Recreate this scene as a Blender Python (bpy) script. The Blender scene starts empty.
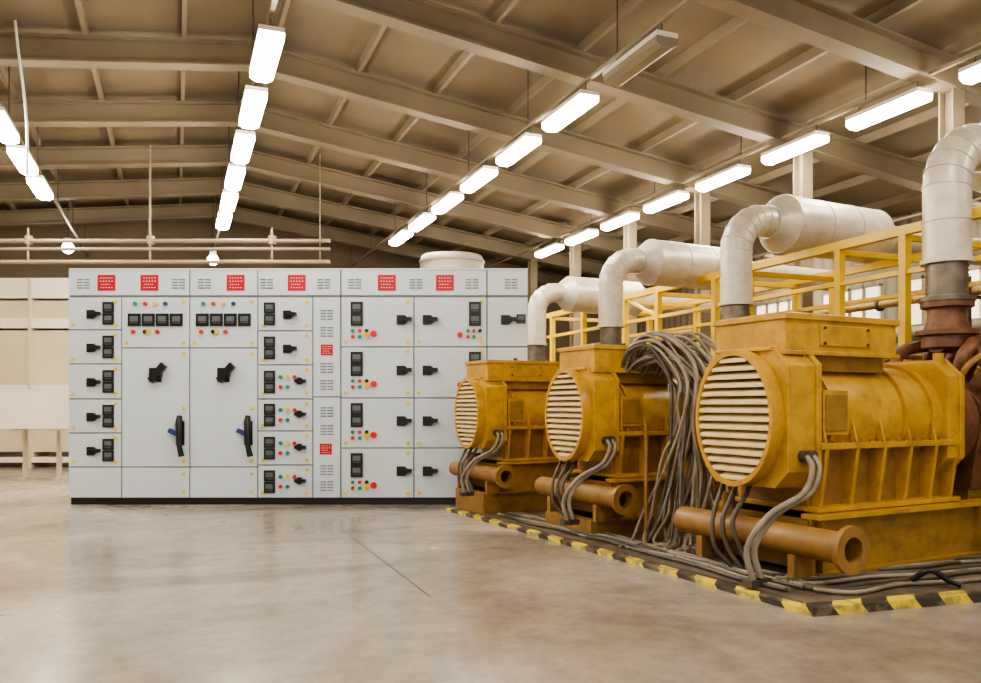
import bpy, math, random
from mathutils import Vector, Matrix
random.seed(4)
scene = bpy.context.scene
scene.view_settings.look = 'AgX - Medium High Contrast'
TH = math.atan(314/800.0)
S_, C_ = math.sin(TH), math.cos(TH)
CH = 1.25

def W(lat, d, z=0.0):
    return Vector((S_*d + C_*lat, C_*d - S_*lat, z))

# ------------------------------------------------------------- materials
def new_mat(name):
    m = bpy.data.materials.new(name); m.use_nodes = True
    nt = m.node_tree
    return m, nt, nt.nodes['Principled BSDF']

def mat(name, col, rough=0.5, metal=0.0, var=0.12, scale=4.0, dirt=None, dirt_amt=0.0, bump=0.0, spec=0.5):
    m, nt, b = new_mat(name)
    tc = nt.nodes.new('ShaderNodeTexCoord')
    n = nt.nodes.new('ShaderNodeTexNoise'); n.inputs['Scale'].default_value = scale
    n.inputs['Detail'].default_value = 6
    nt.links.new(tc.outputs['Object'], n.inputs['Vector'])
    r = nt.nodes.new('ShaderNodeValToRGB')
    lo = [max(0, c*(1-var)) for c in col]; hi = [min(1, c*(1+var)) for c in col]
    r.color_ramp.elements[0].position = 0.3; r.color_ramp.elements[1].position = 0.7
    r.color_ramp.elements[0].color = (*lo, 1); r.color_ramp.elements[1].color = (*hi, 1)
    nt.links.new(n.outputs['Fac'], r.inputs['Fac'])
    out = r.outputs['Color']
    if dirt:
        n2 = nt.nodes.new('ShaderNodeTexNoise'); n2.inputs['Scale'].default_value = scale*2.3
        n2.inputs['Detail'].default_value = 8; n2.inputs['Roughness'].default_value = 0.7
        nt.links.new(tc.outputs['Object'], n2.inputs['Vector'])
        r2 = nt.nodes.new('ShaderNodeValToRGB')
        r2.color_ramp.elements[0].position = 0.45; r2.color_ramp.elements[1].position = 0.72
        r2.color_ramp.elements[0].color = (0, 0, 0, 1)
        r2.color_ramp.elements[1].color = (dirt_amt,)*3 + (1,)
        nt.links.new(n2.outputs['Fac'], r2.inputs['Fac'])
        mx = nt.nodes.new('ShaderNodeMixRGB'); mx.inputs['Color2'].default_value = (*dirt, 1)
        nt.links.new(r2.outputs['Color'], mx.inputs['Fac'])
        nt.links.new(out, mx.inputs['Color1']); out = mx.outputs['Color']
    nt.links.new(out, b.inputs['Base Color'])
    b.inputs['Roughness'].default_value = rough
    b.inputs['Metallic'].default_value = metal
    b.inputs['Specular IOR Level'].default_value = spec
    if bump:
        bp = nt.nodes.new('ShaderNodeBump'); bp.inputs['Strength'].default_value = bump
        bp.inputs['Distance'].default_value = 0.02
        nt.links.new(n.outputs['Fac'], bp.inputs['Height'])
        nt.links.new(bp.outputs['Normal'], b.inputs['Normal'])
    return m

def emat(name, col, strength):
    m, nt, b = new_mat(name)
    b.inputs['Base Color'].default_value = (*col, 1)
    b.inputs['Emission Color'].default_value = (*col, 1)
    b.inputs['Emission Strength'].default_value = strength
    return m

M_yel = mat('yellow_paint', (0.53, 0.305, 0.04), 0.30, 0, 0.16, 3, (0.20, 0.115, 0.035), 0.6)
M_yel2 = mat('yellow_rail_paint', (0.74, 0.50, 0.03), 0.4, 0, 0.1, 3)
M_ochre = mat('ochre_brown_paint', (0.30, 0.165, 0.048), 0.42, 0, 0.18, 4, (0.11, 0.07, 0.03), 0.65)
M_skid = mat('skid_brown_yellow_paint', (0.33, 0.19, 0.042), 0.4, 0, 0.15, 3, (0.12, 0.075, 0.03), 0.7)
M_slat = mat('cream_louver', (0.74, 0.59, 0.33), 0.4, 0, 0.08, 5)
M_rust = mat('engine_red_brown', (0.17, 0.075, 0.036), 0.5, 0.1, 0.3, 7, (0.05, 0.03, 0.02), 0.7)
M_iron = mat('dark_iron', (0.09, 0.075, 0.06), 0.5, 0.4, 0.3, 7)
M_bell = mat('bellows_steel', (0.18, 0.155, 0.125), 0.4, 0.6, 0.3, 7)
M_black = mat('black_plastic', (0.010, 0.011, 0.014), 0.3, 0, 0.1, 5)
M_void = mat('dark_interior', (0.03, 0.022, 0.014), 0.8, 0, 0.1, 5)
M_insul = mat('white_insulation_cladding', (0.62, 0.57, 0.49), 0.38, 0.2, 0.12, 3, (0.30, 0.245, 0.18), 0.45, 0.1)
M_hose = mat('grey_cable', (0.26, 0.22, 0.17), 0.38, 0, 0.35, 6)
M_hose2 = mat('dark_cable', (0.09, 0.075, 0.06), 0.4, 0, 0.35, 6)
M_cab = mat('cabinet_grey_paint', (0.64, 0.73, 0.84), 0.26, 0, 0.03, 2)
M_cab2 = mat('cabinet_seam_grey', (0.22, 0.25, 0.28), 0.5, 0, 0.05, 2)
M_gap = mat('cabinet_gap', (0.07, 0.075, 0.08), 0.6, 0, 0.05, 2)
M_red = mat('red_label', (0.56, 0.004, 0.018), 0.4, 0, 0.05, 5)
M_white = mat('white_print', (0.85, 0.85, 0.83), 0.5, 0, 0.03, 5)
M_btn_r = mat('button_red', (0.7, 0.02, 0.02), 0.3, 0, 0.02, 5)
M_btn_g = mat('button_green', (0.01, 0.28, 0.16), 0.3, 0, 0.02, 5)
M_btn_y = mat('button_yellow', (0.85, 0.6, 0.03), 0.3, 0, 0.02, 5)
M_btn_b = mat('handle_blue', (0.02, 0.06, 0.22), 0.3, 0, 0.02, 5)
M_lcd = mat('meter_display', (0.12, 0.15, 0.17), 0.15, 0, 0.1, 40)
M_roof = mat('roof_deck', (0.185, 0.145, 0.092), 0.75, 0, 0.25, 0.5)
M_beam = mat('roof_beam_paint', (0.205, 0.163, 0.108), 0.6, 0, 0.15, 1.0)
M_fix = mat('fixture_white', (0.75, 0.72, 0.65), 0.4, 0, 0.05, 3)
M_tube = emat('fluorescent_tube', (1.0, 0.895, 0.72), 80)
M_dead = mat('unlit_diffuser', (0.27, 0.22, 0.16), 0.4, 0, 0.05, 3)
M_bench = mat('bench_white', (0.82, 0.76, 0.66), 0.5, 0, 0.06, 1)
M_shelf = mat('shelf_beige', (0.60, 0.54, 0.39), 0.6, 0, 0.1, 1.2)
M_pad = mat('oily_pad', (0.15, 0.12, 0.095), 0.45, 0, 0.35, 3, (0.04, 0.035, 0.03), 0.7)
M_pipe = mat('overhead_pipe_paint', (0.24, 0.195, 0.14), 0.5, 0.1, 0.1, 2)
M_tank = mat('grey_tank_paint', (0.22, 0.19, 0.15), 0.6, 0.0, 0.1, 2)
M_window = emat('bright_daylight_panel', (1.0, 0.93, 0.8), 0.6)

# floor
def floor_material():
    m, nt, b = new_mat('polished_concrete')
    L = nt.links
    tc = nt.nodes.new('ShaderNodeTexCoord')
    n = nt.nodes.new('ShaderNodeTexNoise'); n.inputs['Scale'].default_value = 0.4
    n.inputs['Detail'].default_value = 7; n.inputs['Roughness'].default_value = 0.55
    n.inputs['Distortion'].default_value = 1.0
    L.new(tc.outputs['Object'], n.inputs['Vector'])
    r = nt.nodes.new('ShaderNodeValToRGB')
    e = r.color_ramp.elements
    e[0].position = 0.34; e[0].color = (0.215, 0.182, 0.150, 1)
    e[1].position = 0.66; e[1].color = (0.45, 0.395, 0.345, 1)
    L.new(n.outputs['Fac'], r.inputs['Fac'])
    n2 = nt.nodes.new('ShaderNodeTexNoise'); n2.inputs['Scale'].default_value = 5
    n2.inputs['Detail'].default_value = 12; n2.inputs['Roughness'].default_value = 0.78
    L.new(tc.outputs['Object'], n2.inputs['Vector'])
    r2 = nt.nodes.new('ShaderNodeValToRGB')
    r2.color_ramp.elements[0].position = 0.32; r2.color_ramp.elements[0].color = (0.70, 0.68, 0.66, 1)
    r2.color_ramp.elements[1].position = 0.6; r2.color_ramp.elements[1].color = (1, 1, 1, 1)
    L.new(n2.outputs['Fac'], r2.inputs['Fac'])
    mx = nt.nodes.new('ShaderNodeMixRGB'); mx.blend_type = 'MULTIPLY'; mx.inputs['Fac'].default_value = 1
    L.new(r.outputs['Color'], mx.inputs['Color1']); L.new(r2.outputs['Color'], mx.inputs['Color2'])
    L.new(mx.outputs['Color'], b.inputs['Base Color'])
    rr = nt.nodes.new('ShaderNodeMapRange'); rr.inputs['To Min'].default_value = 0.10; rr.inputs['To Max'].default_value = 0.34
    rr.inputs['From Min'].default_value = 0.3; rr.inputs['From Max'].default_value = 0.7
    L.new(n.outputs['Fac'], rr.inputs['Value']); L.new(rr.outputs['Result'], b.inputs['Roughness'])
    bp = nt.nodes.new('ShaderNodeBump'); bp.inputs['Strength'].default_value = 0.08; bp.inputs['Distance'].default_value = 0.008
    L.new(n2.outputs['Fac'], bp.inputs['Height']); L.new(bp.outputs['Normal'], b.inputs['Normal'])
    return m
M_floor = floor_material()

def stripe_material():
    m, nt, b = new_mat('hazard_stripe'); L = nt.links
    tc = nt.nodes.new('ShaderNodeTexCoord'); sp = nt.nodes.new('ShaderNodeSeparateXYZ')
    L.new(tc.outputs['Object'], sp.inputs[0])
    a = nt.nodes.new('ShaderNodeMath'); a.operation = 'SUBTRACT'
    L.new(sp.outputs['X'], a.inputs[0]); L.new(sp.outputs['Y'], a.inputs[1])
    c = nt.nodes.new('ShaderNodeMath'); c.operation = 'ADD'
    L.new(a.outputs[0], c.inputs[0]); L.new(sp.outputs['Z'], c.inputs[1])
    d = nt.nodes.new('ShaderNodeMath'); d.operation = 'MULTIPLY'; d.inputs[1].default_value = 2.3
    L.new(c.outputs[0], d.inputs[0])
    fr = nt.nodes.new('ShaderNodeMath'); fr.operation = 'FRACT'; L.new(d.outputs[0], fr.inputs[0])
    g = nt.nodes.new('ShaderNodeMath'); g.operation = 'GREATER_THAN'; g.inputs[1].default_value = 0.52
    L.new(fr.outputs[0], g.inputs[0])
    mx = nt.nodes.new('ShaderNodeMixRGB')
    mx.inputs['Color1'].default_value = (0.78, 0.62, 0.05, 1); mx.inputs['Color2'].default_value = (0.05, 0.043, 0.036, 1)
    L.new(g.outputs[0], mx.inputs['Fac'])
    n2 = nt.nodes.new('ShaderNodeTexNoise'); n2.inputs['Scale'].default_value = 9; n2.inputs['Detail'].default_value = 8
    L.new(tc.outputs['Object'], n2.inputs['Vector'])
    r2 = nt.nodes.new('ShaderNodeValToRGB'); r2.color_ramp.elements[0].position = 0.48; r2.color_ramp.elements[1].position = 0.6
    r2.color_ramp.elements[1].color = (0.7, 0.7, 0.7, 1)
    L.new(n2.outputs['Fac'], r2.inputs['Fac'])
    m2 = nt.nodes.new('ShaderNodeMixRGB'); m2.inputs['Color2'].default_value = (0.22, 0.17, 0.11, 1)
    L.new(r2.outputs['Color'], m2.inputs['Fac']); L.new(mx.outputs['Color'], m2.inputs['Color1'])
    L.new(m2.outputs['Color'], b.inputs['Base Color']); b.inputs['Roughness'].default_value = 0.5
    return m
M_stripe = stripe_material()

def corrugated(name, col, freq):
    m, nt, b = new_mat(name); L = nt.links
    tc = nt.nodes.new('ShaderNodeTexCoord')
    w = nt.nodes.new('ShaderNodeTexWave'); w.bands_direction = 'Y'
    w.inputs['Scale'].default_value = freq
    L.new(tc.outputs['Object'], w.inputs['Vector'])
    r = nt.nodes.new('ShaderNodeValToRGB')
    r.color_ramp.elements[0].color = tuple(c*0.6 for c in col)+(1,)
    r.color_ramp.elements[1].color = (*col, 1); r.color_ramp.elements[1].position = 0.5
    L.new(w.outputs['Fac'], r.inputs['Fac']); L.new(r.outputs['Color'], b.inputs['Base Color'])
    bp = nt.nodes.new('ShaderNodeBump'); bp.inputs['Strength'].default_value = 0.6; bp.inputs['Distance'].default_value = 0.03
    L.new(w.outputs['Fac'], bp.inputs['Height']); L.new(bp.outputs['Normal'], b.inputs['Normal'])
    b.inputs['Roughness'].default_value = 0.55
    return m
M_corr = corrugated('corrugated_wall', (0.22, 0.185, 0.13), 1.1)
M_wall = mat('painted_block_wall', (0.19, 0.15, 0.105), 0.8, 0, 0.15, 0.5)
M_wall2 = mat('painted_side_wall', (0.50, 0.44, 0.34), 0.8, 0, 0.1, 0.5)

# ------------------------------------------------------------- mesh builder
class MB:
    def __init__(s):
        s.v = []; s.f = []; s.m = []; s.sm = []; s.mats = []
    def mi(s, m):
        if m not in s.mats: s.mats.append(m)
        return s.mats.index(m)
    def add(s, vs, fs, m, smooth=False, M=None):
        o = len(s.v); k = s.mi(m)
        for p in vs:
            p = Vector(p)
            if M is not None: p = M @ p
            s.v.append(tuple(p))
        for f in fs:
            s.f.append([i+o for i in f]); s.m.append(k); s.sm.append(smooth)
    def box(s, x0, x1, y0, y1, z0, z1, m, M=None):
        vs = [(x0,y0,z0),(x1,y0,z0),(x1,y1,z0),(x0,y1,z0),(x0,y0,z1),(x1,y0,z1),(x1,y1,z1),(x0,y1,z1)]
        s.add(vs, [(0,3,2,1),(4,5,6,7),(0,1,5,4),(1,2,6,5),(2,3,7,6),(3,0,4,7)], m, False, M)
    def beam(s, p0, p1, w, h, m):
        p0 = Vector(p0); p1 = Vector(p1); t = (p1-p0); L = t.length; t.normalize()
        up = Vector((0,0,1)) if abs(t.z) < 0.95 else Vector((0,1,0))
        sd = t.cross(up).normalized(); u = sd.cross(t).normalized()
        M = Matrix(((t.x, sd.x, u.x, p0.x),(t.y, sd.y, u.y, p0.y),(t.z, sd.z, u.z, p0.z),(0,0,0,1)))
        s.box(0, L, -w/2, w/2, -h/2, h/2, m, M)
    def prism(s, poly, a0, a1, m, axis='x'):
        n = len(poly)
        def P(a, q):
            return (a, q[0], q[1]) if axis == 'x' else ((q[0], a, q[1]) if axis == 'y' else (q[0], q[1], a))
        vs = [P(a0, q) for q in poly] + [P(a1, q) for q in poly]
        fs = [tuple(range(n))[::-1], tuple(range(n, 2*n))]
        fs += [(i, (i+1) % n, n+(i+1) % n, n+i) for i in range(n)]
        s.add(vs, fs, m)
    def sweep(s, pts, r, m, seg=16, smooth=True, caps=True):
        pts = [Vector(p) for p in pts]; n = len(pts)
        rs = r if isinstance(r, (list, tuple)) else [r]*n
        T = []
        for i in range(n):
            a = pts[max(0, i-1)]; b = pts[min(n-1, i+1)]
            t = (b-a)
            T.append(t.normalized() if t.length > 1e-9 else (T[-1] if T else Vector((1,0,0))))
        u = T[0].orthogonal().normalized()
        rings = []
        for i in range(n):
            u = (u - T[i]*u.dot(T[i])).normalized(); w = T[i].cross(u)
            rings.append([pts[i] + (u*math.cos(2*math.pi*k/seg) + w*math.sin(2*math.pi*k/seg))*rs[i] for k in range(seg)])
        vs = [p for rg in rings for p in rg]; fs = []
        for i in range(n-1):
            for k in range(seg):
                a = i*seg+k; b = i*seg+(k+1) % seg
                fs.append((a, b, b+seg, a+seg))
        s.add(vs, fs, m, smooth)
        if caps:
            s.add(rings[0], [tuple(range(seg))[::-1]], m); s.add(rings[-1], [tuple(range(seg))], m)
    def cyl(s, p0, p1, r0, m, r1=None, seg=28, smooth=True):
        s.sweep([p0, p1], [r0, r0 if r1 is None else r1], m, seg, smooth)
    def ring(s, p0, p1, ro, ri, m, seg=40):
        p0 = Vector(p0); p1 = Vector(p1); t = (p1-p0).normalized(); u = t.orthogonal().normalized(); w = t.cross(u)
        def rg(p, r): return [p+(u*math.cos(2*math.pi*k/seg)+w*math.sin(2*math.pi*k/seg))*r for k in range(seg)]
        A, B, C, D = rg(p0, ro), rg(p1, ro), rg(p1, ri), rg(p0, ri)
        for X, Y, sm in ((A, B, True), (B, C, False), (C, D, True), (D, A, False)):
            s.add(X+Y, [(k, (k+1) % seg, seg+(k+1) % seg, seg+k) for k in range(seg)], m, sm)
    def mesh(s, name):
        me = bpy.data.meshes.new(name); me.from_pydata(s.v, [], s.f)
        for m in s.mats: me.materials.append(m)
        me.polygons.foreach_set('material_index', s.m)
        me.polygons.foreach_set('use_smooth', s.sm)
        me.update(); return me
    def build(s, name, parent=None, bevel=0.0, M=None):
        return obj(name, s.mesh(name), parent, bevel, M)

def obj(name, me, parent=None, bevel=0.0, M=None):
    o = bpy.data.objects.new(name, me); scene.collection.objects.link(o)
    if parent: o.parent = parent
    if M is not None: o.matrix_local = M
    if bevel:
        b = o.modifiers.new('bevel', 'BEVEL'); b.width = bevel; b.segments = 2; b.limit_method = 'ANGLE'; b.angle_limit = math.radians(40)
    return o
def empty(name, M=None):
    e = bpy.data.objects.new(name, None); scene.collection.objects.link(e)
    e.empty_display_size = 0.3
    if M is not None: e.matrix_world = M
    return e
def smooth_path(pts, n=8):
    P = [Vector(p) for p in pts]; P = [P[0]*2-P[1]] + P + [P[-1]*2-P[-2]]; out = []
    for i in range(1, len(P)-2):
        for k in range(n):
            t = k/n; a, b, c, d = P[i-1], P[i], P[i+1], P[i+2]
            out.append(0.5*((2*b)+(c-a)*t+(2*a-5*b+4*c-d)*t*t+(3*b-a-3*c+d)*t**3))
    out.append(P[-2]); return out

# ------------------------------------------------------------- room
XL, XR, YB, YF = -8.0, 13.5, 24.0, -5.0
b = MB(); b.box(XL, XR, YF, YB, -0.1, 0, M_floor); b.build('floor')
b = MB(); b.box(XR, XR+0.2, YF, YB, 0, 5.5, M_corr); b.build('wall_right')
b = MB(); b.box(XL-0.2, XL, YF, YB, 0, 5.6, M_wall2); b.build('wall_left')
b = MB(); b.box(XL-0.2, XR+0.2, YB, YB+0.2, 0, 6.7, M_wall); b.build('wall_back')
b = MB()
b.box(1.535, 1.547, 5.0, 8.0, 0.0, 0.0015, M_gap); b.box(1.54, 3.0, 7.9, 7.91, 0, 0.0015, M_gap); b.build('floor_joint')

def rz(X): return 6.18 - 0.13*abs(X-1.0)
b = MB()
poly = [(XL-0.2, rz(XL-0.2)+0.5), (1, rz(1)+0.5), (XR+0.2, rz(XR+0.2)+0.5), (XR+0.2, rz(XR+0.2)+0.62), (1, rz(1)+0.62), (XL-0.2, rz(XL-0.2)+0.62)]
b.prism(poly, YF, YB+0.2, M_roof, 'y'); b.build('ceiling')
for Y in [4.62, 7.15, 9.68, 12.2, 14.7, 17.2, 19.7, 22.2]:
    b = MB()
    for xa, xb in ((XL, 1.0), (1.0, XR)):
        for w, z0, z1 in ((0.24, 0, 0.03), (0.03, 0.03, 0.33), (0.24, 0.33, 0.36)):
            vs = [(xa, Y-w/2, rz(xa)+z0), (xb, Y-w/2, rz(xb)+z0), (xb, Y+w/2, rz(xb)+z0), (xa, Y+w/2, rz(xa)+z0),
                  (xa, Y-w/2, rz(xa)+z1), (xb, Y-w/2, rz(xb)+z1), (xb, Y+w/2, rz(xb)+z1), (xa, Y+w/2, rz(xa)+z1)]
            b.add(vs, [(0,3,2,1),(4,5,6,7),(0,1,5,4),(1,2,6,5),(2,3,7,6),(3,0,4,7)], M_beam)
    b.build('roof_girder')
b = MB()
x = XL+0.6
while x < XR:
    b.box(x-0.03, x+0.03, YF, YB, rz(x)+0.36, rz(x)+0.5, M_beam); x += 1.25
b.build('roof_purlins')
for Y in [7.15, 9.68, 12.2, 14.7, 17.2, 19.7]:
    b = MB()
    for y0, y1, x0, x1 in ((Y-0.1, Y-0.08, 8.85, 9.05), (Y+0.08, Y+0.1, 8.85, 9.05), (Y-0.08, Y+0.08, 8.94, 8.96)):
        b.box(x0, x1, y0, y1, 0, rz(9), M_roof)
    b.build('steel_column')
b = MB()
for z in (1.2, 2.6, 3.9):
    b.box(XR-0.1, XR, YF, YB, z, z+0.1, M_beam)
b.build('trim_1')
k = 1
for y in (10.2, 12.4, 14.6):
    b = MB()
    b.box(XR-0.06, XR-0.01, y, y+1.5, 2.75, 3.7, M_window)
    b.box(XR-0.1, XR, y-0.05, y+1.55, 2.7, 2.75, M_beam); b.box(XR-0.1, XR, y-0.05, y+1.55, 3.7, 3.75, M_beam)
    for q in (0.36, 0.74, 1.12): b.box(XR-0.1, XR, y+q-0.03, y+q+0.03, 2.7, 3.75, M_beam)
    b.build('window_%d' % k); k += 1
b = MB()
for x, z, r in ((9.9, 1.5, 0.10), (10.1, 1.95, 0.07), (10.0, 2.3, 0.12), (9.8, 2.75, 0.06)):
    b.sweep([(x, 3, z), (x, 20, z)], r, M_ochre if r < 0.1 else M_pipe, 14)
    for y in (6, 9, 12, 15): b.ring((x, y, z), (x, y+0.04, z), r+0.04, r-0.01, M_iron, 20)
for y in (4.5, 7.5, 10.5, 13.5, 16.5):
    b.box(9.7, 9.76, y, y+0.06, 0, 2.95, M_iron); b.box(10.25, 10.31, y, y+0.06, 0, 2.95, M_iron)
    for z in (1.35, 1.83, 2.14, 2.66): b.box(9.7, 10.31, y, y+0.06, z, z+0.04, M_iron)
b.build('process_pipe_rack')

# lights
def fixture(dm):
    bf = MB()
    bf.box(-0.13, 0.13, -0.56, 0.56, 0.04, 0.09, M_fix)
    bf.prism([(-0.125, 0.04), (-0.125, -0.03), (-0.06, -0.065), (0.06, -0.065), (0.125, -0.03), (0.125, 0.04)], -0.55, 0.55, dm, 'y')
    for y in (-0.45, 0.45): bf.cyl((0, y, 0.09), (0, y, 0.215), 0.008, M_iron, seg=6)
    return bf.mesh('fluorescent_light')
me_f = fixture(M_tube); me_d = fixture(M_dead)
rows = [(-2.2, 5.0, 12.45, 3), (0.9, 5.0, 7.25, 7), (4.7, 5.0, 7.55, 7), (8.45, 5.0, 6.0, 8)]
for X, z, y0, n in rows:
    for i in range(n):
        y = y0 + i*1.66
        dead = (X == 4.7 and i == 0)
        if X == 0.9 and i == 0: continue
        obj('fluorescent_light', me_d if dead else me_f, M=Matrix.Translation((X, y, z)))
    b = MB(); b.box(X-0.025, X+0.025, 0.0, YB, z+0.22, z+0.26, M_pipe)
    yy = 0.5
    while yy < YB:
        b.cyl((X, yy, z+0.26), (X, yy, rz(X)+0.5), 0.01, M_iron, seg=6); yy += 2.5
    b.build('lighting_conduit')
for X, y, z in ((12.3, 9.4, 4.4), (12.3, 14.6, 4.4), (0.9, 2.2, 5.0), (4.7, 2.5, 5.0), (-2.2, 2.5, 5.0), (4.7, -0.8, 5), (0.9, -1.1, 5), (0.9, 4.6, 5.0), (-2.2, 5.2, 5.0), (-2.2, 8.6, 5.0), (-5.5, 9.5, 4.9), (-5.5, 12.5, 4.9), (-5.5, 15.5, 4.9), (8.45, 2.3, 5.0)):
    obj('fluorescent_light', me_f, M=Matrix.Translation((X, y, z)))
b = MB(); b.box(12.28, 12.32, 0.0, YB, 4.62, 4.66, M_pipe); b.build('lighting_conduit')
# sagging power cable hanging from the roof, far left
b = MB()
def PP(x, y, d): return W((x-490.5)*d/800, d, CH+(405-y)*d/800)
b.sweep(smooth_path([PP(10, -30, 10.5), PP(17, 40, 10.5), PP(24, 95, 10.6), PP(27, 130, 10.7), PP(27, 175, 10.8)], 8), 0.018, M_fix, 8)
b.build('hanging_cable')

# ------------------------------------------------------------- switchgear
DC = 10.05; PX = DC/800
def U(x): return (x-69)*PX
def Z(y): return CH + (405-y)*PX
RC = Matrix.Rotation(-TH, 4, 'Z')
pc = W((69-490.5)*PX, DC)
sw = empty('electrical_switchgear_cabinet', Matrix.Translation(pc) @ RC)
ZT = Z(270)
b = MB()
b.box(U(71), U(526), 0.0, 0.58, 0, Z(498), M_black)
for x0, x1 in ((69, 190), (190, 341), (341, 487), (487, 528)):
    b.box(U(x0)+0.004, U(x1)-0.004, 0.012, 0.6, Z(498), ZT, M_cab2)
    b.box(U(x0)+0.002, U(x1)-0.002, -0.004, 0.6, ZT, ZT+0.02, M_cab)
b.box(U(69)-0.002, U(69)+0.004, 0.0, 0.6, Z(498), ZT, M_cab)
b.build('carcass', sw)
doors = MB(); gear = MB()
def door(x0, x1, y0, y1):
    g = 0.6
    doors.box(U(x0+g), U(x1-g), -0.012, 0.012, Z(y1-g), Z(y0+g), M_cab)
def rbox(x, y, w, h, t, m, base=-0.012):
    gear.box(U(x-w/2), U(x+w/2), base-t, base, Z(y+h/2), Z(y-h/2), m)
def rcyl(x, y, r, t, m, base=-0.012, seg=16):
    gear.cyl((U(x), base, Z(y)), (U(x), base-t, Z(y)), r*PX, m, seg=seg)
def meter(x, y, s=9.5):
    rbox(x, y, s, s, 0.02, M_black); rbox(x, y-1, s*0.66, s*0.42, 0.022, M_lcd); rbox(x, y+3, s*0.6, 1.0, 0.022, M_gap)
def knob(x, y, s=1.0):
    rbox(x-3*s, y, 9*s, 10*s, 0.02, M_black); rcyl(x, y, 4.6*s, 0.045, M_black)
    rbox(x+2.5*s, y-0.5, 12*s, 4*s, 0.07, M_black)
def dots(x0, x1, y0, y1):
    for px_, py_ in ((x0+5, y1-5), (x1-6, y0+5), (x1-6, y1-5)):
        rcyl(px_, py_, 1.9, 0.01, M_btn_y, seg=10)
def btn(x, y, m, r=1.9): rcyl(x, y, r, 0.025, m, seg=12)
def label(x, y, w=18, h=16):
    rbox(x, y, w, h, 0.004, M_red)
    for i, (dy, ww) in enumerate(((-4.5, 0.75), (-1.5, 0.8), (1.5, 0.55), (4.5, 0.75))):
        n = 5
        for q in range(n):
            a0 = -w*ww/2 + w*ww*q/n
            rbox(x+(-1 if i == 2 else 0)+a0+w*ww/n/2, y+dy*h/15, w*ww/n*0.5, 0.6*h/15, 0.0055, M_white)
def vent(x, y, w=13):
    for r in (-4.2, -1.4, 1.4, 4.2):
        for sx in (-0.27, 0.27):
            rbox(x+w*sx, y+r, w*0.44, 1.1, 0.006, M_cab2)
            rbox(x+w*sx, y+r-0.9, w*0.44, 0.7, 0.012, M_cab)
for x0, x1 in ((69, 190), (190, 258), (258, 341), (341, 487), (487, 528)):
    door(x0, x1, 270, 296)
for x in (107, 150, 236, 297, 387, 445): label(x, 283)
for x in (84, 179, 205, 267, 324, 355, 416, 472, 511): vent(x, 284)
rowsA = [297, 330, 364, 399, 433, 467]
for i in range(5):
    y0, y1 = rowsA[i], rowsA[i+1]; door(69, 122, y0, y1); c = (y0+y1)/2
    knob(94, c+1, 0.85); meter(109, c-5.8, 11); meter(109, c+5.8, 11); dots(69, 122, y0, y1)
door(69, 122, 467, 498)
for x0 in (122, 190):
    x1 = x0+68
    door(x0, x1, 297, 348); door(x0, x1, 348, 467); door(x0, x1, 467, 498)
    for k_ in range(4):
        btn(x0+14+k_*10, 304, (M_btn_g, M_btn_r, M_btn_y, M_btn_b)[k_], 2.1)
    for k_ in range(3): meter(x0+13+k_*14, 320, 12.5)
    meter(x0+55, 320, 12.5)
    for k_ in range(3): btn(x0+12+k_*12, 332, (M_btn_r, M_black, M_btn_r)[k_], 2.2)
    btn(x0+27, 332, M_btn_y, 2.6)
    dots(x0, x1, 297, 348)
    cx = x0+35
    rbox(cx-1, 375, 12, 14, 0.02, M_black); rcyl(cx, 375, 6, 0.06, M_black)
    gear.beam((U(cx-4), -0.07, Z(381)), (U(cx+10), -0.09, Z(365)), 0.055, 0.085, M_black)
    hx = x0+57
    rbox(hx+2, 433, 8, 24, 0.03, M_black)
    gear.sweep([(U(hx+2), -0.05, Z(416)), (U(hx+2), -0.08, Z(423)), (U(hx+3), -0.09, Z(446)), (U(hx+5), -0.08, Z(456))], [0.035, 0.045, 0.032, 0.038], M_black, 8)
    gear.beam((U(hx-8), -0.07, Z(430)), (U(hx+3), -0.07, Z(435)), 0.055, 0.055, M_btn_b)
    for yy in (354, 408, 461, 474, 491): rcyl(x1-6, yy, 1.8, 0.012, M_btn_y, seg=10)
rowsB = [297, 331, 365, 399, 431, 465, 498]
for i in range(6):
    y0, y1 = rowsB[i], rowsB[i+1]; c = (y0+y1)/2
    door(258, 313, y0, y1); meter(270, c-5.8, 11); meter(270, c+5.8, 11); dots(258, 313, y0, y1)
    if i < 2: knob(290, c+1, 0.85)
    else:
        for k_ in range(3): btn(281+k_*7, c-5, (M_btn_g, M_btn_y, M_btn_r)[k_], 2)
        for k_ in range(2): btn(281+k_*7, c+5, (M_btn_r, M_btn_g)[k_], 2)
        rcyl(300, c-1, 3.6, 0.04, M_black); rbox(301, c-1, 11, 3.2, 0.06, M_black)
door(313, 341, 297, 397); door(313, 341, 397, 498)
for y in (315, 332, 368, 385, 412, 430, 470, 486): vent(327, y)
label(327, 350, 12, 11); label(326, 449, 12, 11)
rowsC = [297, 347, 398, 448, 498]
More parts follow.
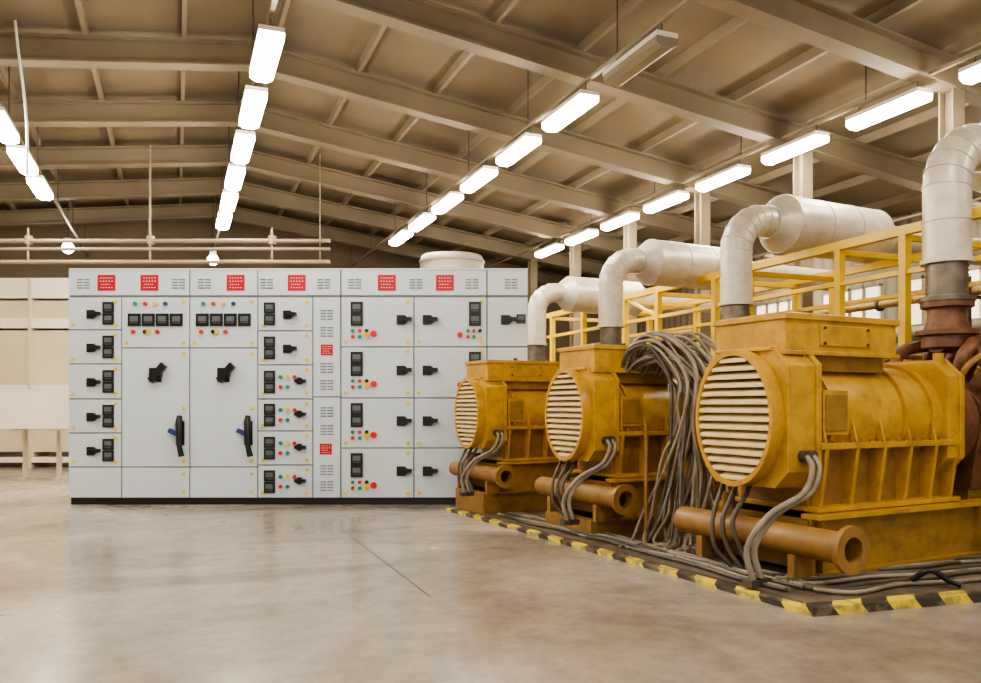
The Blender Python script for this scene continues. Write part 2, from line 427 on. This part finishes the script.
for i in range(4):
    y0, y1 = rowsC[i], rowsC[i+1]; c = (y0+y1)/2
    door(341, 414, y0, y1); door(414, 487, y0, y1)
    meter(357, y0+11, 12); meter(357, y0+23, 12)
    for k_ in range(2):
        for j_ in range(3): btn(353+j_*7, y0+34+k_*6, ((M_btn_g, M_btn_r, M_black), (M_btn_r, M_btn_g, M_btn_y))[k_][j_], 1.9)
    btn(374, y0+37, M_btn_r, 3.2); btn(367, y0+37, M_btn_y, 3)
    knob(404, c-2, 0.95); knob(430, c-2, 0.95)
    meter(475, y0+11, 12); meter(475, y0+23, 12)
    for k_ in range(2):
        for j_ in range(3): btn(468+j_*6, y0+34+k_*6, ((M_btn_g, M_btn_r, M_black), (M_btn_r, M_btn_g, M_btn_y))[k_][j_], 1.9)
    btn(460, y0+38, M_btn_r, 2.8)
    dots(341, 414, y0, y1); dots(414, 487, y0, y1)
for i in range(4):
    y0, y1 = rowsC[i], rowsC[i+1]; door(487, 528, y0, y1); knob(508, (y0+y1)/2-2, 0.95); meter(521, (y0+y1)/2-3, 9)
doors.build('doors', sw, 0.004)
gear.build('meters_handles_buttons', sw)

# ------------------------------------------------------------- generator meshes
ZC = 1.16
def octo(h, c, zc=ZC, hy=None):
    hy = hy or h
    return [(-hy, zc-h+c), (-hy+c, zc-h), (hy-c, zc-h), (hy, zc-h+c), (hy, zc+h-c), (hy-c, zc+h), (-hy+c, zc+h), (-hy, zc+h-c)]
a = MB()
a.prism(octo(0.49, 0.12, hy=0.41), 0.07, 0.36, M_yel)
a.prism(octo(0.505, 0.125, hy=0.43), 0.33, 0.38, M_yel)
o0 = len(a.v)
a.ring((-0.05, 0, ZC), (0.09, 0, ZC), 0.495, 0.455, M_yel, 56)
a.cyl((0.045, 0, ZC), (0.068, 0, ZC), 0.465, M_void, seg=40)
ns = 15
for i in range(ns):
    z = -0.425 + 0.85*i/(ns-1); w = math.sqrt(max(0.01, 0.458**2 - z*z))
    vs = [(-0.045, -w, ZC+z-0.024), (0.03, -w, ZC+z+0.012), (0.03, w, ZC+z+0.012), (-0.045, w, ZC+z-0.024),
          (-0.045, -w, ZC+z+0.004), (0.03, -w, ZC+z+0.034), (0.03, w, ZC+z+0.034), (-0.045, w, ZC+z+0.004)]
    a.add(vs, [(0,3,2,1),(4,5,6,7),(0,1,5,4),(1,2,6,5),(2,3,7,6),(3,0,4,7)], M_slat)
a.v[o0:] = [(p[0], p[1]*0.77, p[2]) for p in a.v[o0:]]
# stator
a.cyl((0.34, 0, ZC), (1.78, 0, ZC), 0.40, M_yel, seg=48)
for x in (0.5, 1.30, 1.62): a.ring((x, 0, ZC), (x+0.03, 0, ZC), 0.43, 0.38, M_yel, 48)
a.prism(octo(0.44, 0.12), 1.78, 2.0, M_yel)
a.prism(octo(0.46, 0.13), 1.91, 1.95, M_yel)
a.box(0.36, 1.92, -0.45, 0.45, 0.94, 0.985, M_yel)
a.box(0.36, 1.92, -0.32, 0.32, 0.50, 0.94, M_ochre)
for x in (0.40, 0.72, 1.02, 1.32, 1.62, 1.88):
    for s in (-1, 1):
        vs = [(x, s*0.31, 0.94), (x, s*0.45, 0.94), (x, s*0.39, 0.52), (x, s*0.31, 0.52)]
        vs2 = [(x+0.035, p[1], p[2]) for p in vs]
        a.add(vs+vs2, [(0,1,2,3),(7,6,5,4),(0,4,5,1),(1,5,6,2),(2,6,7,3),(3,7,4,0)], M_yel)
        vs = [(x, s*0.38, 0.985), (x, s*0.45, 0.985), (x, s*0.40, 1.16)]
        vs2 = [(x+0.02, p[1], p[2]) for p in vs]
        a.add(vs+vs2, [(0,1,2),(5,4,3),(0,3,4,1),(1,4,5,2),(2,5,3,0)], M_yel)
a.box(0.34, 1.96, -0.43, 0.43, 0.495, 0.53, M_yel)
for x in [0.4+0.1*i for i in range(15)]:
    a.cyl((x, -0.425, 0.985), (x, -0.425, 1.005), 0.014, M_ochre, seg=6)
a.box(0.40, 0.66, -0.425, -0.39, 1.04, 1.36, M_yel)
a.box(0.42, 0.64, -0.435, -0.42, 1.07, 1.33, M_skid)
# terminal box
a.box(0.14, 1.22, -0.29, 0.29, 1.5, 1.62, M_skid)
a.box(0.12, 1.30, -0.34, 0.34, 1.64, 1.87, M_yel)
a.box(0.10, 1.32, -0.36, 0.36, 1.61, 1.64, M_yel)
a.box(0.10, 1.32, -0.36, 0.36, 1.86, 1.905, M_yel)
a.box(0.46, 1.0, -0.352, -0.34, 1.68, 1.83, M_yel)
for x in (0.50, 0.96):
    for z in (1.70, 1.81): a.cyl((x, -0.352, z), (x, -0.365, z), 0.012, M_iron, seg=8)
a.box(0.04, 0.34, -0.27, 0.27, 1.64, 1.665, M_yel)
a.cyl((0.75, 0, 1.9), (0.75, 0, 1.96), 0.03, M_iron, seg=10)
for x in (0.3, 1.86):
    for y in (-0.31, 0.31):
        a.box(x-0.015, x+0.015, y-0.04, y+0.04, 1.5, 1.67, M_yel)
me_alt = a.mesh('alternator')
# skid
a = MB()
for s in (-1, 1):
    y = s*0.44
    a.box(0.25, 5.0, y-0.012, y+0.012, 0.09, 0.46, M_skid)
    a.box(0.25, 5.0, y-0.08, y+0.08, 0.06, 0.09, M_skid); a.box(0.25, 5.0, y-0.08, y+0.08, 0.46, 0.49, M_yel)
    for x in (0.30, 2.1, 3.9, 4.9):
        a.box(x-0.01, x+0.01, y-0.07, y+0.07, 0.09, 0.46, M_skid)
for x in (0.26, 1.2, 2.1, 3.0, 3.9, 4.95):
    a.box(x-0.012, x+0.06, -0.42, 0.42, 0.1, 0.45, M_ochre)
me_skid = a.mesh('skid')
# coolant pipe with flange
a = MB()
a.sweep([(0.11, -0.72, 0.33), (0.11, 0.7, 0.33)], 0.105, M_ochre, 24)
a.ring((0.11, -0.86, 0.33), (0.11, -0.72, 0.33), 0.105, 0.085, M_ochre, 32)
a.ring((0.11, -0.90, 0.33), (0.11, -0.86, 0.33), 0.155, 0.085, M_ochre, 32)
a.cyl((0.11, -0.78, 0.33), (0.11, -0.74, 0.33), 0.09, M_void, seg=24)
a.box(0.03, 0.23, -0.5, -0.44, 0.06, 0.24, M_ochre); a.box(0.03, 0.23, 0.4, 0.46, 0.06, 0.24, M_ochre)
a.cyl((0.11, 0.2, 0.42), (0.11, 0.2, 0.6), 0.05, M_ochre, seg=16)
me_cool = a.mesh('coolant_pipe')
# engine
a = MB()
a.cyl((1.98, 0, ZC-0.05), (2.22, 0, ZC-0.05), 0.42, M_rust, seg=40)
a.cyl((2.22, 0, ZC-0.05), (2.3, 0, ZC-0.05), 0.36, M_rust, seg=40)
a.prism([(-0.30, 0.55), (0.30, 0.55), (0.36, 0.95), (0.40, 1.25), (0.2, 1.45), (-0.2, 1.45), (-0.40, 1.25), (-0.36, 0.95)], 2.3, 4.4, M_rust)
a.box(2.35, 4.3, -0.25, 0.25, 0.42, 0.56, M_yel)
for i in range(6):
    x = 2.42+0.33*i
    for s in (-1, 1):
        Mx = Matrix.Translation((x+0.13, s*0.33, 1.40)) @ Matrix.Rotation(-s*0.6, 4, 'X')
        a.box(-0.13, 0.13, -0.12, 0.12, -0.12, 0.10, M_rust, Mx)
        a.box(-0.11, 0.11, -0.10, 0.10, 0.10, 0.20, M_yel if i % 2 else M_ochre, Mx)
        a.sweep(smooth_path([(x+0.13, s*0.3, 1.55), (x+0.13, s*0.2, 1.72), (x+0.13, s*0.08, 1.78)], 5), 0.05, M_rust, 10)
        a.cyl((x+0.13, s*0.38, 1.0), (x+0.13, s*0.43, 1.0), 0.09, M_rust, seg=16)
        a.cyl((x+0.13, s*0.43, 1.25), (x+0.13, s*0.46, 1.25), 0.03, M_iron, seg=8)
a.sweep([(2.3, 0, 1.82), (4.35, 0, 1.82)], 0.115, M_rust, 20)
for s in (-1, 1):
    a.sweep([(2.6, s*0.47, 1.18), (4.2, s*0.47, 1.18)], 0.045, M_ochre, 12)
    a.sweep(smooth_path([(2.35, s*0.3, 0.9), (2.5, s*0.46, 0.85), (3.2, s*0.48, 0.8), (4.1, s*0.46, 0.85), (4.3, s*0.3, 0.95)], 6), 0.03, M_iron, 10)
    a.cyl((2.72, s*0.44, 0.72), (2.72, s*0.44, 1.02), 0.07, M_yel2, seg=16)
    a.cyl((2.95, s*0.44, 0.72), (2.95, s*0.44, 1.02), 0.07, M_yel2, seg=16)
    a.sweep(smooth_path([(2.2, s*0.25, 1.5), (2.2, s*0.3, 1.66), (2.35, s*0.28, 1.76), (2.6, s*0.12, 1.8)], 6), 0.055, M_rust, 12)
    a.sweep(smooth_path([(2.1, s*0.3, 1.4), (2.12, s*0.42, 1.6), (2.5, s*0.44, 1.7), (3.4, s*0.42, 1.66)], 6), 0.025, M_ochre, 10)
a.sweep([(2.45, 0, 1.75), (2.45, 0, 1.86), (2.45, 0, 1.98), (2.45, 0, 2.12)], [0.2, 0.2, 0.16, 0.15], M_rust, 24)
a.ring((2.45, 0, 1.86), (2.45, 0, 1.90), 0.25, 0.1, M_rust, 24)
a.ring((2.45, 0, 2.10), (2.45, 0, 2.15), 0.21, 0.1, M_rust, 24)
a.box(4.55, 4.85, -0.55, 0.55, 0.5, 1.9, M_yel)
for i in range(16): a.box(4.5, 4.56, -0.5, 0.5, 0.6+i*0.08, 0.62+i*0.08, M_iron)
a.cyl((4.4, 0, 1.1), (4.5, 0, 1.1), 0.4, M_iron, seg=24)
me_eng = a.mesh('engine')
# exhaust
a = MB()
R = 0.42; zt = 3.56; x0 = 2.45
a.ring((x0, 0, 2.15), (x0, 0, 2.19), 0.22, 0.1, M_bell, 28)
zs = [2.19 + 0.3*i/16 for i in range(17)]
a.sweep([(x0, 0, z) for z in zs], [0.158 if i % 2 else 0.172 for i in range(17)], M_bell, 28)
a.ring((x0, 0, 2.48), (x0, 0, 2.52), 0.21, 0.1, M_insul, 28)
path = [(x0, 0, 2.52), (x0, 0, 2.85), (x0, 0, zt-R)]
for k in range(1, 7):
    t = math.pi/2*k/6; path.append((x0+R-R*math.cos(t), 0, zt-R+R*math.sin(t)))
path.append((x0+R+0.2, 0, zt))
a.sweep(path, 0.19, M_insul, 32)
for p, q in zip(path[1:-1], path[2:]):
    p = Vector(p); t = (Vector(q)-p).normalized()
    a.ring(p-t*0.008, p+t*0.008, 0.197, 0.17, M_insul, 32)
xm = x0+R+0.12
a.cyl((xm, 0, zt), (xm+0.2, 0, zt), 0.21, M_insul, 0.36, seg=36)
a.cyl((xm+0.2, 0, zt), (xm+1.9, 0, zt), 0.36, M_insul, seg=36)
a.cyl((xm+1.9, 0, zt), (xm+2.2, 0, zt), 0.36, M_insul, 0.2, seg=36)
for q in (0.22, 0.80, 1.35, 1.9): a.ring((xm+q-0.015, 0, zt), (xm+q+0.015, 0, zt), 0.367, 0.3, M_insul, 36)
a.sweep([(xm+2.1, 0, zt), (xm+4.5, 0, zt)], 0.19, M_insul, 28)
me_exh = a.mesh('exhaust_pipe_with_muffler')
# hoses
def hoses(seed):
    a = MB()
    for i in range(3):
        y = 0.22-0.10*i; x = 0.12+0.03*i
        a.sweep(smooth_path([(x, y, 0.74), (x-0.10, y-0.03, 0.60), (x-0.20-0.03*i, y-0.06, 0.42), (x-0.22, y-0.1, 0.22), (x-0.14-0.03*i, y-0.2, 0.07)], 6), 0.018, M_hose2, 8)
    for i in range(2):
        x = 0.20+0.07*i
        a.cyl((x, -0.46, 0.90), (x, -0.40, 0.90), 0.04, M_iron, seg=12)
        a.sweep(smooth_path([(x, -0.45, 0.90), (x, -0.50, 0.82), (x-0.12, -0.53, 0.66), (x-0.36, -0.46, 0.52), (x-0.50, -0.40, 0.30), (x-0.48, -0.44, 0.07)], 6), 0.021, M_hose, 10)
        a.box(x-0.54, x-0.43, -0.48, -0.39, 0.05, 0.10, M_iron)
    return a.mesh('hoses')

GR = math.radians(6)
gens = [(3.80, 4.77, 1.0), (3.50, 6.9, 0.89), (3.12, 8.62, 0.81), (3.35, 11.2, 0.78)]
for gi, (gx, gy, s) in enumerate(gens):
    zl = 1.155-ZC*s
    Mg = Matrix.Translation((gx, gy, zl)) @ Matrix.Rotation(GR, 4, 'Z') @ Matrix.Diagonal((s, s, s, 1))
    g = empty('diesel_generator', Mg)
    obj('alternator', me_alt, g, 0.008); obj('skid', me_skid, g); obj('coolant_pipe', me_cool, g)
    obj('engine', me_eng, g, 0.006); obj('hoses', hoses(gi), g)
    fz = (0.045-zl)/s
    bb = MB()
    if 0.06-fz > 0.02:
        for sd in (-1, 1):
            bb.box(0.05, 4.9, sd*0.42-0.05, sd*0.42+0.05, fz, 0.07, M_ochre)
        bb.box(0.0, 0.12, -0.45, 0.45, fz, 0.07, M_ochre)
    else:
        bb.box(0.0, 0.3, -0.46, 0.46, fz, 0.07, M_iron)
    bb.build('bearers', g)
    obj('exhaust_pipe_with_muffler', me_exh, None, 0, Mg)

# plinth with hazard edging
poly = [(3.60, 3.80), (3.09, 8.90), (4.45, 8.75), (4.6, 14.5), (8.7, 14.5), (8.7, 3.34)]
b = MB(); b.prism(poly, 0.0, 0.045, M_pad, 'z'); b.build('equipment_plinth')
b = MB()
def strip(p, q, w=0.10, h=0.05):
    p = Vector((*p, 0)); q = Vector((*q, 0)); b.beam(p+Vector((0, 0, h/2)), q+Vector((0, 0, h/2)), w, h, M_stripe)
strip((3.55, 3.71), (3.02, 9.0), 0.10, 0.03); strip((3.50, 3.75), (8.7, 3.28), 0.11, 0.055); b.build('hazard_stripe_edging')
# cable bundle
b = MB(); rnd = random.Random(11)
for i in range(44):
    t = i/43
    sx = 4.0 + 0.62*t; sy = 6.53+0.1*rnd.random()
    ex = 3.72+0.75*(0.6*t+0.4*rnd.random()); ey = 5.7+0.4*rnd.random(); out = 0.15+0.5*rnd.random(); hz = 1.66+0.25*rnd.random()
    j = lambda a: rnd.uniform(-a, a)
    pts = [(sx-0.05, sy+0.1, 1.58+j(0.04)), (sx-0.02, sy-0.05, hz-0.02), (sx+0.10, sy-out*0.5, hz), (sx+0.20+j(0.03), sy-out, hz-0.30),
           (sx+0.16+j(0.04), sy-out-0.06, 1.15+j(0.08)), ((sx+ex)/2+0.16+j(0.04), (sy-out+ey)/2, 0.7+j(0.08)), (ex+0.1, ey, 0.3), (ex+j(0.1), ey-0.05, 0.065), (ex-0.1+j(0.2), ey-0.25, 0.065)]
    b.sweep(smooth_path(pts, 7), 0.012+0.007*rnd.random(), M_hose2 if i % 5 == 0 else M_hose, 8)
for i in range(4):
    x = 3.78+0.035*i
    b.cyl((x, 5.95+0.06*i, 0.045), (x+0.02, 5.97+0.06*i, 0.9+0.04*i), 0.013, M_ochre, seg=8)
b.build('cable_bundle')
b = MB()
for i in range(9):
    y = 3.93+0.06*i
    pts = [(3.75+0.1*rnd.random(), y+0.1, 0.065)]
    x = 4.0
    while x < 7.5:
        pts.append((x, y+rnd.uniform(-0.08, 0.08), 0.065)); x += 0.45
    b.sweep(smooth_path(pts, 5), 0.015, M_hose if i % 3 == 0 else M_hose2, 8)
for i in range(6):
    x = 3.70+0.05*i; pts = []; y = 4.1
    while y < 8.2:
        pts.append((x-0.1051*(y-3.74)+rnd.uniform(-0.04, 0.06), y, 0.062)); y += 0.4
    b.sweep(smooth_path(pts, 4), 0.015, M_hose if i % 2 else M_hose2, 8)
b.sweep(smooth_path([(4.55, 3.95, 0.07), (4.62, 3.85, 0.16), (4.72, 3.8, 0.10), (4.78, 3.75, 0.07)], 6), 0.02, M_black, 8)
b.build('floor_cables')

# ------------------------------------------------------------- yellow gantry
b = MB()
GX = (6.4, 7.7); ys = [4.1, 5.6, 6.4, 7.8, 8.45, 9.75, 10.65, 12.0, 13.2]
for X in GX:
    b.box(X-0.04, X+0.04, 3.6, 13.4, 2.85, 2.94, M_yel2)
    b.box(X-0.025, X+0.025, 3.6, 13.4, 2.48, 2.53, M_yel2)
    for y in ys:
        b.box(X-0.04, X+0.04, y-0.04, y+0.04, 0.045, 2.86, M_yel2)
        b.box(X-0.08, X+0.08, y-0.08, y+0.08, 0.045, 0.06, M_yel2)
for y in ys:
    b.box(GX[0], GX[1], y-0.025, y+0.025, 2.80, 2.86, M_yel2)
for y0, y1 in ((7.8, 8.45), (9.75, 10.65)):
    b.beam((GX[0], y0, 2.5), (GX[0], y1, 2.88), 0.04, 0.04, M_yel2)
b.build('yellow_pipe_support_gantry', bevel=0.004)

# ------------------------------------------------------------- background left
RM = Matrix.Rotation(-TH, 4, 'Z')
def UX(x, pp): return (x-490.5)*pp
def ZZ(y, pp): return CH+(405-y)*pp
p = 13.0/800
b = MB()
b.box(UX(-250, p), UX(95, p), 0, 0.9, 1.44, 1.5, M_bench)
b.box(UX(-250, p), UX(95, p), 0, 0.03, 0.86, 1.44, M_bench)
b.box(UX(-250, p), UX(95, p), 0.87, 0.9, 0.86, 1.44, M_bench)
for x in (-240, -150, -60, 10, 45, 92):
    b.box(UX(x, p)-0.03, UX(x, p)+0.03, 0.4, 0.46, 0, 0.86, M_shelf)
    b.box(UX(x, p)-0.03, UX(x, p)+0.03, 0.03, 0.87, 0.83, 0.89, M_shelf)
    b.box(UX(x, p)-0.03, UX(x, p)+0.03, 0.25, 0.6, 0.0, 0.04, M_shelf)
b.build('workbench', M=Matrix.Translation(W(0, 13.0)) @ RM)
p = 16.0/800
b = MB()
for y0, y1, m in ((385, 410, M_bench), (412, 452, M_shelf), (330, 385, M_shelf), (318, 328, M_bench), (300, 318, M_shelf), (278, 298, M_bench)):
    b.box(UX(-140, p), UX(200, p), 0 if m is M_bench else 0.08, 0.7, ZZ(y1, p), ZZ(y0, p), m)
for x in range(-140, 201, 85):
    b.box(UX(x, p)-0.025, UX(x, p)+0.025, -0.03, 0.73, 0, ZZ(278, p), M_pipe if x % 2 else M_shelf)
b.box(UX(-140, p), UX(200, p), 0, 0.7, 0.1, 0.2, M_bench)
b.build('storage_racking', M=Matrix.Translation(W(0, 16.0)) @ RM)
p = 14.5/800
b = MB()
for yy, r in ((241, 0.04), (249, 0.03), (262, 0.04)):
    b.sweep([(UX(-160, p), 0, ZZ(yy, p)), (UX(330, p), 0, ZZ(yy, p))], r, M_pipe, 10)
for x in (28, 150, 272):
    zt_ = 5.95 if x == 150 else ZZ(228, p)
    b.cyl((UX(x, p), 0, ZZ(262, p)), (UX(x, p), 0, zt_), 0.02, M_pipe, seg=8)
    b.cyl((UX(x, p), 0.02, ZZ(244, p)), (UX(x, p), 0.02, ZZ(236, p)), 0.07, M_pipe, seg=12)
for x in (-120, 320):
    b.cyl((UX(x, p), 0, ZZ(262, p)), (UX(x, p), 0, 5.8), 0.008, M_pipe, seg=8)
b.build('overhead_piping', M=Matrix.Translation(W(0, 14.5)) @ RM)
for x, y, d in ((68, 248, 18.5), (213, 260, 19.0)):
    b = MB(); pp = d/800
    q = W((x-490.5)*pp, d, CH+(405-y)*pp)
    b.sweep([q+Vector((0, 0, 0.13*math.cos(math.pi*k/8))) for k in range(9)], [max(0.002, 0.13*math.sin(math.pi*k/8)) for k in range(9)], M_tube, 16, caps=False)
    b.cyl(q+Vector((0, 0, 0.12)), q+Vector((0, 0, 0.22)), 0.08, M_fix, seg=12)
    b.cyl(q+Vector((0, 0, 0.22)), (q.x, q.y, rz(q.x)+0.5), 0.01, M_iron, seg=6)
    b.build('pendant_lamp')
q = W((452-490.5)/800*17, 17)
b = MB()
b.sweep([q, q+Vector((0, 0, 4.3)), q+Vector((0, 0, 4.40)), q+Vector((0, 0, 4.42))], [0.68, 0.68, 0.64, 0.2], M_tank, 36)
for z in (0.1, 1.5, 3.0, 4.25): b.ring(q+Vector((0, 0, z)), q+Vector((0, 0, z+0.04)), 0.70, 0.66, M_tank)
b.build('storage_tank')

# ------------------------------------------------------------- world, camera
w = bpy.data.worlds.new('World'); scene.world = w; w.use_nodes = True
w.node_tree.nodes['Background'].inputs[0].default_value = (1.0, 0.94, 0.85, 1)
w.node_tree.nodes['Background'].inputs[1].default_value = 1.0
cam = bpy.data.cameras.new('camera'); co = bpy.data.objects.new('camera', cam); scene.collection.objects.link(co)
co.location = (0, 0, CH); co.rotation_euler = (math.pi/2, 0, -TH)
cam.sensor_width = 36; cam.lens = 800/981*36; cam.shift_y = (405-341.5)/981
scene.camera = co
